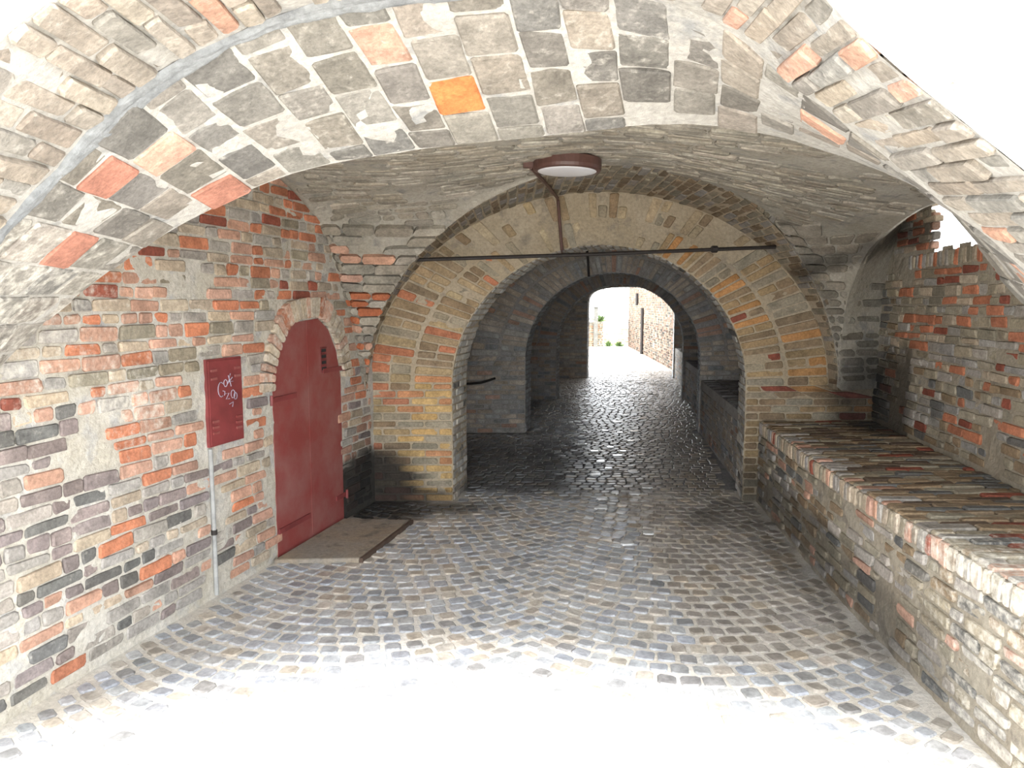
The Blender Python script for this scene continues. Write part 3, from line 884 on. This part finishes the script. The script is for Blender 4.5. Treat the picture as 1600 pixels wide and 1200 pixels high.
inner_bay(1, 7.13, 10.25, .88, 1.40, rimC, M_MORT_D, dark_tint(1.0), 'low brick bench in the shade right of the passage, second bay', 'dark vault over the second bay')
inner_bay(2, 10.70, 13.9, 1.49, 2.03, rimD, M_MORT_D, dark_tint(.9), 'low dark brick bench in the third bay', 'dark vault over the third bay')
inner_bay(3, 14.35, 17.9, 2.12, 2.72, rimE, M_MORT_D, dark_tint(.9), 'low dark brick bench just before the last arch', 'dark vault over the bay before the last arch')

# ---------------- floor
fl = MB()
surf(fl, lambda a, b: V(a, b, 0), -11, 11, 80, -14, 7.0, 80, amp=0.002)
floor = fl.build('floor', M_FLOOR)
tag(floor, 'cobbled floor laid in curved fans', 'floor', kind='structure')
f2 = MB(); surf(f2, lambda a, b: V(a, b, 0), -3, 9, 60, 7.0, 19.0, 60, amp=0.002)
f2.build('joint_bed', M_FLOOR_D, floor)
f3 = MB(); surf(f3, lambda a, b: V(a, b, -.0), -10, 30, 40, 19.0, 70, 40, amp=0.004)
f3.build('street_bed', M_FLOOR, floor)

def cobble_tint(C):
    y = C.y; x = C.x
    c = pick([(4, (0.33, .335, .34)), (3, (0.29, .30, .32)), (2, (0.36, .325, .28)), (1, (0.23, .23, .23))])
    if x > 1.0 and y > 3.6: c = [(a + b * .9) / 2 for a, b in zip(c, (0.27, .21, .14))]
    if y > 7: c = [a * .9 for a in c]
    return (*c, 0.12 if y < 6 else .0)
lyr = Layer()
def cob(cx, cy, ex, ey, sx, sy, far=False):
    c = V(cx, cy, 0)
    if 1.75 < cy < 7 and (cx < wl_x(cy) + .06 or (cx > bf(max(1.55, cy)) - .05 and cy < 6.65)): return
    if 5.0 < cy < 5.95 and cx < wl_x(cy) + .62: return
    if cy > 6.55:
        y = cy
        for k, (ya, th) in enumerate(((6.63, .5), (10.25, .45), (13.9, .45), (17.9, .55))):
            if ya - .08 < y < ya + th + .03:
                hw = (1.325, 1.215, 1.195, 1.05)[k]
                if abs(cx - CX[k] - AX * (y - ya)) > hw - .04: return
        if y > 7.1 and (cx > cx_at(y) + 1.2 or cx < cx_at(y) - 2.05): return
    ex = Vector(ex); ey = Vector(ey)
    tl = U(-.004, .004), U(-.004, .004)
    P = [c - ex * sx / 2 - ey * sy / 2, c + ex * sx / 2 - ey * sy / 2, c + ex * sx / 2 + ey * sy / 2, c - ex * sx / 2 + ey * sy / 2]
    P = [p + V(U(-.004, .004), U(-.004, .004), (p - c).dot(ex) * tl[0] / .05 + (p - c).dot(ey) * tl[1] / .05) for p in P]
    n = (P[2] - P[0]).cross(P[3] - P[1]).normalized()
    col = cobble_tint(c)
    lyr.add(brick_geo(P, n, 0.0075 + U(-.002, .002), 0.03, cut=0.012, ch=0.005, jit=.0012, col=col), 1.0 if cy > 3.0 else .5)
Wc = 2.04; Rc = Wc / math.sqrt(2)
def col_arc(q0, s0, s1):
    s = s0; row = 0
    while s < s1:
        n = 20 + (row % 2)
        for k in range(n):
            t = -math.pi / 4 + math.pi / 2 * (k + .5) / n
            q = q0 + Rc * math.sin(t); yy = s + Rc * (1 - math.cos(t))
            tx, ty = math.cos(t), math.sin(t)
            x = q + 0.22 + AX * (yy - 4.5)
            w = Rc * math.pi / 2 / n - .018
            if yy > 6.80: continue
            cob(x, yy, (tx, ty, 0), (-ty, tx, 0), w * U(.9, 1.04), .110 * math.cos(t) * U(.97, 1.02) - .017)
        s += 0.110; row += 1
for q0 in (-1.5 * Wc, -Wc / 2, Wc / 2): col_arc(q0, -.6, 6.8)
y = 6.86
while y < 20:
    far = y > 11
    q = -2.2 - U(0, .08); h = 0.105
    while q < 1.4:
        w = U(.085, .13)
        if -.13 < q < .10: w = .115
        cob(cx_at(y) - .2 + q + w / 2, y, (1, 0, 0), (AX, 1, 0), w - .012, h - .012, far)
        q += w
    y += h
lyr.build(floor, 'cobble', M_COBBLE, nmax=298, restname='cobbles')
pale = Layer()  # pale glossy stones painted in for sky glints; a couple really are pale
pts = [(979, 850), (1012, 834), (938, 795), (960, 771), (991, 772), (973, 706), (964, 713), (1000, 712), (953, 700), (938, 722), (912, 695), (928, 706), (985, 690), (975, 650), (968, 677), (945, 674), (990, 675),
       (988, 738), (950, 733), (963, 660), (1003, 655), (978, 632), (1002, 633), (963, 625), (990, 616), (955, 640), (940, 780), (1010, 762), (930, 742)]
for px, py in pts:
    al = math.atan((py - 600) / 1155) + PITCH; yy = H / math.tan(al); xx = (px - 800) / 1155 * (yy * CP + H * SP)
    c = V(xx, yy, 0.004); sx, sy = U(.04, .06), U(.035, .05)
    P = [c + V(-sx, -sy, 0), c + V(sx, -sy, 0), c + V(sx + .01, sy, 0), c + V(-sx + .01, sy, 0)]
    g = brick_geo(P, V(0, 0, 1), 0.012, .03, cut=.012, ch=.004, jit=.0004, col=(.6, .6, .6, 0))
    m = MB(); m.piece(*g[:3]); m.build('cobble', M_GLINT, floor, origin=g[3])['label'] = 'pale cobble painted as a sky glint'

# ================================================================ things
# ---------------- red door
door = empty('door_1', WL(DC, 0, 0))
tag(door, 'dark red arched cellar door with strap hinges and a small vent', 'door', kind='structure')
def dpoly(n, s=1.0, half=None):
    pts = [(DC + DH * a * .985, z) for a, z in door_prof]
    pts[0] = (pts[0][0], 0.015); pts[-1] = (pts[-1][0], 0.015)
    return pts
m = MB()
pp = dpoly(0)
def clip(pts, w0, w1):
    out = []
    def cut(poly, f):
        r = []
        for i in range(len(poly)):
            a, b = poly[i], poly[(i + 1) % len(poly)]; fa, fb = f(a), f(b)
            if fa >= 0: r.append(a)
            if (fa >= 0) != (fb >= 0):
                t = fa / (fa - fb); r.append((a[0] + (b[0] - a[0]) * t, a[1] + (b[1] - a[1]) * t))
        return r
    return cut(cut(pts, lambda p: p[0] - w0), lambda p: w1 - p[0])
for k, (a, b) in enumerate(((DC - DH, DC - .02), (DC - .017, DC + DH))):
    m = MB(); q = clip(pp, a, b); m.prism([WL(w, z, -.035) for w, z in q], NL * (0.04 + .002 * k)); m.build('door_leaf', M_RED, door, WL((a + b) / 2, 0.8, 0))
for z, a, b in ((1.14, DC - DH - .03, DC - DH + .30), (1.28, DC + DH - .30, DC + DH + .04), (0.20, DC - DH + .02, DC - DH + .45), (0.22, DC + DH - .14, DC + DH + .04)):
    m = MB(); m.prism([WL(a, z - .018, .008), WL(b, z - .018, .008), WL(b, z + .018, .008), WL(a, z + .018, .008)], NL * .010)
    m.build('strap_hinge', M_RED2, door, WL((a + b) / 2, z, .01))
for z, w in ((1.14, DC - DH - .03), (1.28, DC + DH + .03), (.22, DC + DH + .03)):
    m = MB(); m.tube([WL(w, z - .035, .02), WL(w, z + .035, .02)], .011); m.build('hinge_pin', M_RED2, door, WL(w, z, .02))
vw = DC + .22
m = MB(); m.prism([WL(vw - .045, 1.27, .005), WL(vw + .045, 1.27, .005), WL(vw + .045, 1.47, .005), WL(vw - .045, 1.47, .005)], NL * .005)
vent = m.build('vent_grille', M_RED2, door, WL(vw, 1.37, 0))
for k in range(4):
    z = 1.30 + k * .047
    m = MB(); m.prism([WL(vw - .035, z - .012, .009), WL(vw + .035, z - .012, .009), WL(vw + .035, z + .012, .009), WL(vw - .035, z + .012, .009)], NL * .003)
    m.build('vent_slot', M_BLACK, vent, WL(vw, z, .01))
    m = MB(); m.prism([WL(vw - .038, z + .012, .009), WL(vw + .038, z + .012, .009), WL(vw + .038, z + .014, .02), WL(vw - .038, z + .014, .02)], NL * .003 + V(0, 0, .004))
    m.build('louvre', M_RED2, vent, WL(vw, z, .01))
# ---------------- meter hatch
box = empty('utility_hatch', WL((BW0 + BW1) / 2, BZ0, 0))
tag(box, 'small dark red metal hatch with scrawled graffiti set in the wall', 'hatch')
m = MB(); m.prism([WL(BW0, BZ0, -.03), WL(BW1, BZ0, -.03), WL(BW1, BZ1, -.03), WL(BW0, BZ1, -.03)], NL * .05); m.build('frame', M_RED2, box, WL(BW0, BZ0, 0))
m = MB(); m.prism([WL(BW0 + .012, BZ0 + .012, .018), WL(BW1 - .012, BZ0 + .012, .018), WL(BW1 - .012, BZ1 - .012, .018), WL(BW0 + .012, BZ1 - .012, .018)], NL * .008)
panel = m.build('panel', M_RED2, box, WL(BW0 + .16, 1.2, .02))
for zs in ((1.02, 1.055, 1.09), (1.35, 1.40)):
    for z in zs:
        for w in (BW0 + .055, BW1 - .055):
            m = MB(); m.prism([WL(w - .028, z - .006, .026), WL(w + .028, z - .006, .026), WL(w + .028, z + .008, .026), WL(w - .028, z + .008, .026)], NL * .006)
            m.build('louvre', M_RED, panel, WL(w, z, .028))
def stroke(pts):
    m = MB(); m.tube([WL(BW0 + .165 + a, 1.27 + b, .027) for a, b in pts], .0026, 6); m.build('chalk_stroke', M_CHALK, panel, WL(BW0 + .165 + pts[0][0], 1.27 + pts[0][1], .027))
arc = lambda cx, cy, rx, ry, a, b, n=9: [(cx + rx * math.cos(a + (b - a) * k / n), cy + ry * math.sin(a + (b - a) * k / n)) for k in range(n + 1)]
stroke(arc(-.045, .01, .03, .045, .9, 5.2)); stroke([(-.03, .0), (-.01, -.005), (-.015, -.03)])
stroke(arc(.0, .045, .018, .022, 0, 6.28)); stroke([(.03, .09), (.055, .02)]); stroke([(.02, .04), (.07, .075)]); stroke([(.05, .1), (.03, .05), (.075, .05)])
stroke([(-.005, -.02), (.03, -.02), (.0, -.055), (.035, -.055)]); stroke(arc(.07, -.03, .02, .026, 0, 6.28)); stroke(arc(.095, -.045, .016, .022, 0, 6.28)); stroke([(.03, -.09), (.07, -.08), (.06, -.11)])
# pipe below the hatch
m = MB()
m.tube([WL(BW0 + .012, .02, .012), WL(BW0 + .012, .45, .014), WL(BW0 + .012, .93, .012)], .014, 10)
pipe = m.build('conduit_pipe', plain('grey_pipe', (0.33, .33, .32), .7), None, None)
tag(pipe, 'thin grey pipe running down the wall below the red hatch', 'pipe')
m = MB(); m.tube([WL(BW0 + .012, 0.40, .014), WL(BW0 + .012, .43, .014)], .019, 10); m.build('clip', M_IRON, pipe)
# ---------------- slab in front of the door
m = MB()
a0 = WL(4.98 * kL, 0, .03); a1 = WL(5.98 * kL, 0, .03)
q = [a0, V(-1.07, 5.0, 0), V(-.84, 5.93, 0), a1]
def inset(p, c, k): return p + (c - p) * k
cc = sum(q, Vector()) / 4
m.piece([V(p.x, p.y, 0.0) for p in q] + [V(p.x, p.y, .03) for p in q] + [V(inset(p, cc, .02).x, inset(p, cc, .02).y, .036) for p in q],
        [(3, 2, 1, 0), (0, 1, 5, 4), (1, 2, 6, 5), (2, 3, 7, 6), (3, 0, 4, 7), (4, 5, 9, 8), (5, 6, 10, 9), (6, 7, 11, 10), (7, 4, 8, 11), (8, 9, 10, 11)])
slab = m.build('door_slab', M_SLAB, None, None)
tag(slab, 'brown stained concrete slab on the cobbles before the red door', 'slab')
ed = (q[2] - q[1]).normalized()
m = MB(); m.prism([q[1] + V(.004, 0, .002), q[1] + V(.028, 0, .002), q[2] + V(.028, 0, .002), q[2] + V(.004, 0, .002)], V(0, 0, .034)); m.build('edge_strip', plain('dark_edge', (.08, .05, .035), .8), slab)  # dark strip along the outer edge of the slab

# ---------------- tie rod
m = MB()
A, Bp = at(650, 406, 6.28), at(1212, 386, 6.28)
m.tube([A, A.lerp(Bp, .5) + V(0, 0, -.006), Bp], .016, 10)
rod = m.build('tie_rod', M_IRON, None, None)
tag(rod, 'thin black iron tie rod stretched across the tan brick arch', 'rod')
m = MB(); c = A.lerp(Bp, .83); m.lathe([(.02, -.03), (.03, -.02), (.03, .02), (.02, .03)], c, (1, 0, 0), 12); m.build('turnbuckle', M_IRON, rod)

# ---------------- ceiling lamp
LP = at(886, 267, 5.0)
lamp = empty('ceiling_lamp', LP)
tag(lamp, 'round flat lamp with brown rim and white diffuser under the vault', 'lamp')
ax = V(0.02, 0.0, 1).normalized()
m = MB(); m.lathe([(.205, -.005), (.222, 0), (.226, .02), (.224, .07), (.20, .082), (.1, .085)], LP, ax); m.build('rim', M_BROWN, lamp, LP)
m = MB(); m.lathe([(.02, -.014), (.15, -.012), (.19, -.007), (.204, 0.001)], LP, ax); m.build('diffuser', M_DIFF, lamp, LP, smooth=True)
m = MB(); hz = plan(LP.x, LP.y).z - LP.z; m.lathe([(.17, .08), (.17, hz / 2 + .04), (.17, hz + .02)], LP, ax); m.build('mounting_plate', M_BROWN, lamp, LP)
m = MB(); m.box(LP + V(-.29, -.03, .02), LP + V(-.20, .03, .06)); m.build('junction_box', M_BROWN, lamp, LP)
# conduit from the lamp down the arch face
m = MB()
soB = lambda x, k: None
p0 = LP + V(-.27, 0, .04); p1 = V(.36, 5.42, 2.70); p2 = V(.42, 6.58, 2.73); p3 = at(878, 391, 6.59)
m.tube([at(829, 261, 5.0), at(850, 284, 5.6), at(871, 309, 6.53), at(872, 314, 6.585), p3, p3 + V(0.01, .1, -.03), V(.56, 7.1, 2.26)], .014, 10)
cd = m.build('conduit_pipe', M_BROWN, None, None)
tag(cd, 'brown conduit running from the round lamp down the tan arch crown', 'pipe')
# second conduit on the crown of the next arch
m = MB(); z0 = 2.24
m.tube([V(1.0, 10.2, 2.72), V(1.03, 10.19, 2.45), V(1.05, 10.2, 2.17)], .016, 8)
c2 = m.build('conduit_pipe', M_IRON, None, None); tag(c2, 'dark conduit on the crown of the sooty second inner arch', 'pipe')
# iron bar jutting from the dark pier
m = MB(); m.tube([at(727, 600, 10.05), at(752, 598, 10.1), at(774, 591, 10.15)], .016, 8)
c3 = m.build('iron_bar', M_IRON, None, None); tag(c3, 'bent rusty iron bar across the sooty left pier', 'bar')

# ---------------- street beyond the last arch
def ow(a, b): return V(4.28 + (a) * .052, 18.5 + a, b)
m = MB(); surf(m, ow, 0, 13, 30, 0, 4.2, 20, flip=True, amp=.006)
m.hexa([ow(0, 0), ow(13, 0), ow(13, 0) + V(.5, 0, 0), ow(0, 0) + V(.5, 0, 0), ow(0, 4.2), ow(13, 4.2), ow(13, 4.2) + V(.5, 0, 0), ow(0, 4.2) + V(.5, 0, 0)])
far_wall = m.build('street_wall', M_MORT_R); tag(far_wall, 'tall brick wall lining the street beyond the last arch', 'wall', kind='structure')
ly = Layer()
def fw_tint(C):
    c = pick([(2, (0.18, .10, .07)), (3, (.14, .10, .07)), (2, (0.19, .14, .11)), (1, (.08, .08, .07))])
    if C.z < 1.2 and R() < .3: c = [x * .35 for x in c]
    return (*c, .1)
lay(ly, ow, courses(0.02, 3.6, .075), runs(0, 13, .25), fw_tint, depth=.04, flip=True, proud=.012, pj=.01)
ly.build(far_wall, 'brick', M_BRICK, nmax=0)
for k, (px, y0, z0, z1, lab) in enumerate(((7.9, 0, 0.02, 1.66, 'dark downpipe standing against the street wall'), (9.6, 0, 1.75, 2.2, 'short dark pipe high on the street wall'))):
    m = MB(); p = ow(px, 0)
    m.tube([p + V(-.06, 0, z0), p + V(-.06, 0, z1)], .055, 10)
    o = m.build('downpipe', M_IRON); tag(o, lab, 'pipe')
m = MB(); surf(m, lambda a, b: V(2.6 + a * 3, 31.9, b), 0, 1, 10, 0, 1.15, 6, flip=False, amp=.01)
m.hexa([(2.6, 31.92, 0), (5.6, 31.92, 0), (5.6, 32.2, 0), (2.6, 32.2, 0), (2.6, 31.92, 1.15), (5.6, 31.92, 1.15), (5.6, 32.2, 1.15), (2.6, 32.2, 1.15)])
lw = m.build('garden_wall', M_STUCCO); tag(lw, 'low sunlit wall closing the far end of the street', 'wall')
ly = Layer(); lay(ly, lambda a, b: V(2.6 + a, 31.9, b), courses(.05, .75, .09), runs(1.3, 2.9, .3), lambda C: (*pick([(1, BUFF), (1, SALMON)]), .3), depth=.03)
ly.build(lw, 'brick', M_BRICK, nmax=0)
m = MB(); surf(m, lambda a, b: V(3.2 + a * 1.0, 31.0, b), 0, 1, 6, 0, 1.0, 6, amp=.01)
m = MB(); m.box((3.0, 31.2, 0), (3.85, 31.6, 1.05)); o = m.build('gate_pier', M_MORT_B); tag(o, 'low brick pier beside a pale post at the street end', 'pier')
ly = Layer(); lay(ly, lambda a, b: V(3.0 + a, 31.2, b), courses(.02, 1.05, .08), runs(0, .85, .25), lambda C: (*pick([(1, (.12, .09, .06)), (1, (.13, .08, .055)), (1, (.09, .085, .07))]), .0), depth=.03)
ly.build(o, 'brick', M_BRICK, nmax=0)
m = MB(); m.box((3.42, 30.9, 0), (3.58, 31.06, 1.65)); m.box((3.39, 30.87, 1.65), (3.61, 31.09, 1.7)); o = m.build('gate_post', plain('pale_post', (.1, .1, .09), .8)); tag(o, 'pale square post at the far end of the street', 'post')
# weeds
def weed(x, y, z, s, lab):
    m = MB()
    for k in range(46):
        t = U(0, 6.28); el = U(.2, 1.4); L = s * U(.5, 1); b = V(x + U(-.1, .1) * s, y + U(-.06, .06) * s, z)
        d = V(math.cos(t) * math.cos(el), math.sin(t) * math.cos(el), math.sin(el)); w = d.orthogonal().normalized() * .035
        m.piece([b, b + d * L * .5 + w, b + d * L, b + d * L * .5 - w], [(0, 1, 2, 3)])
    o = m.build('weed_tuft', M_LEAF); tag(o, lab, 'plant')
weed(4.12, 31.5, 0, .34, 'green weed at the foot of the far low wall, beside the brick pier')
weed(4.55, 31.5, 0, .3, 'green weed at the foot of the far low wall, next to the street wall')
weed(3.72, 31.4, 1.045, .45, 'leafy plant growing on top of the low brick pier')
# neighbouring house beyond the low wall
m = MB(); m.box((-6, 36, 0), (3.2, 44, 3.2)); o = m.build('house', M_STUCCO)
tag(o, 'pale house far beyond the low wall', 'building')
m = MB(); m.prism([V(-6.3, 35.7, 3.2), V(3.5, 35.7, 3.2), V(3.5, 40, 4.4), V(-6.3, 40, 4.4)], V(0, .2, .15)); m.build('roof', M_OUT, o)
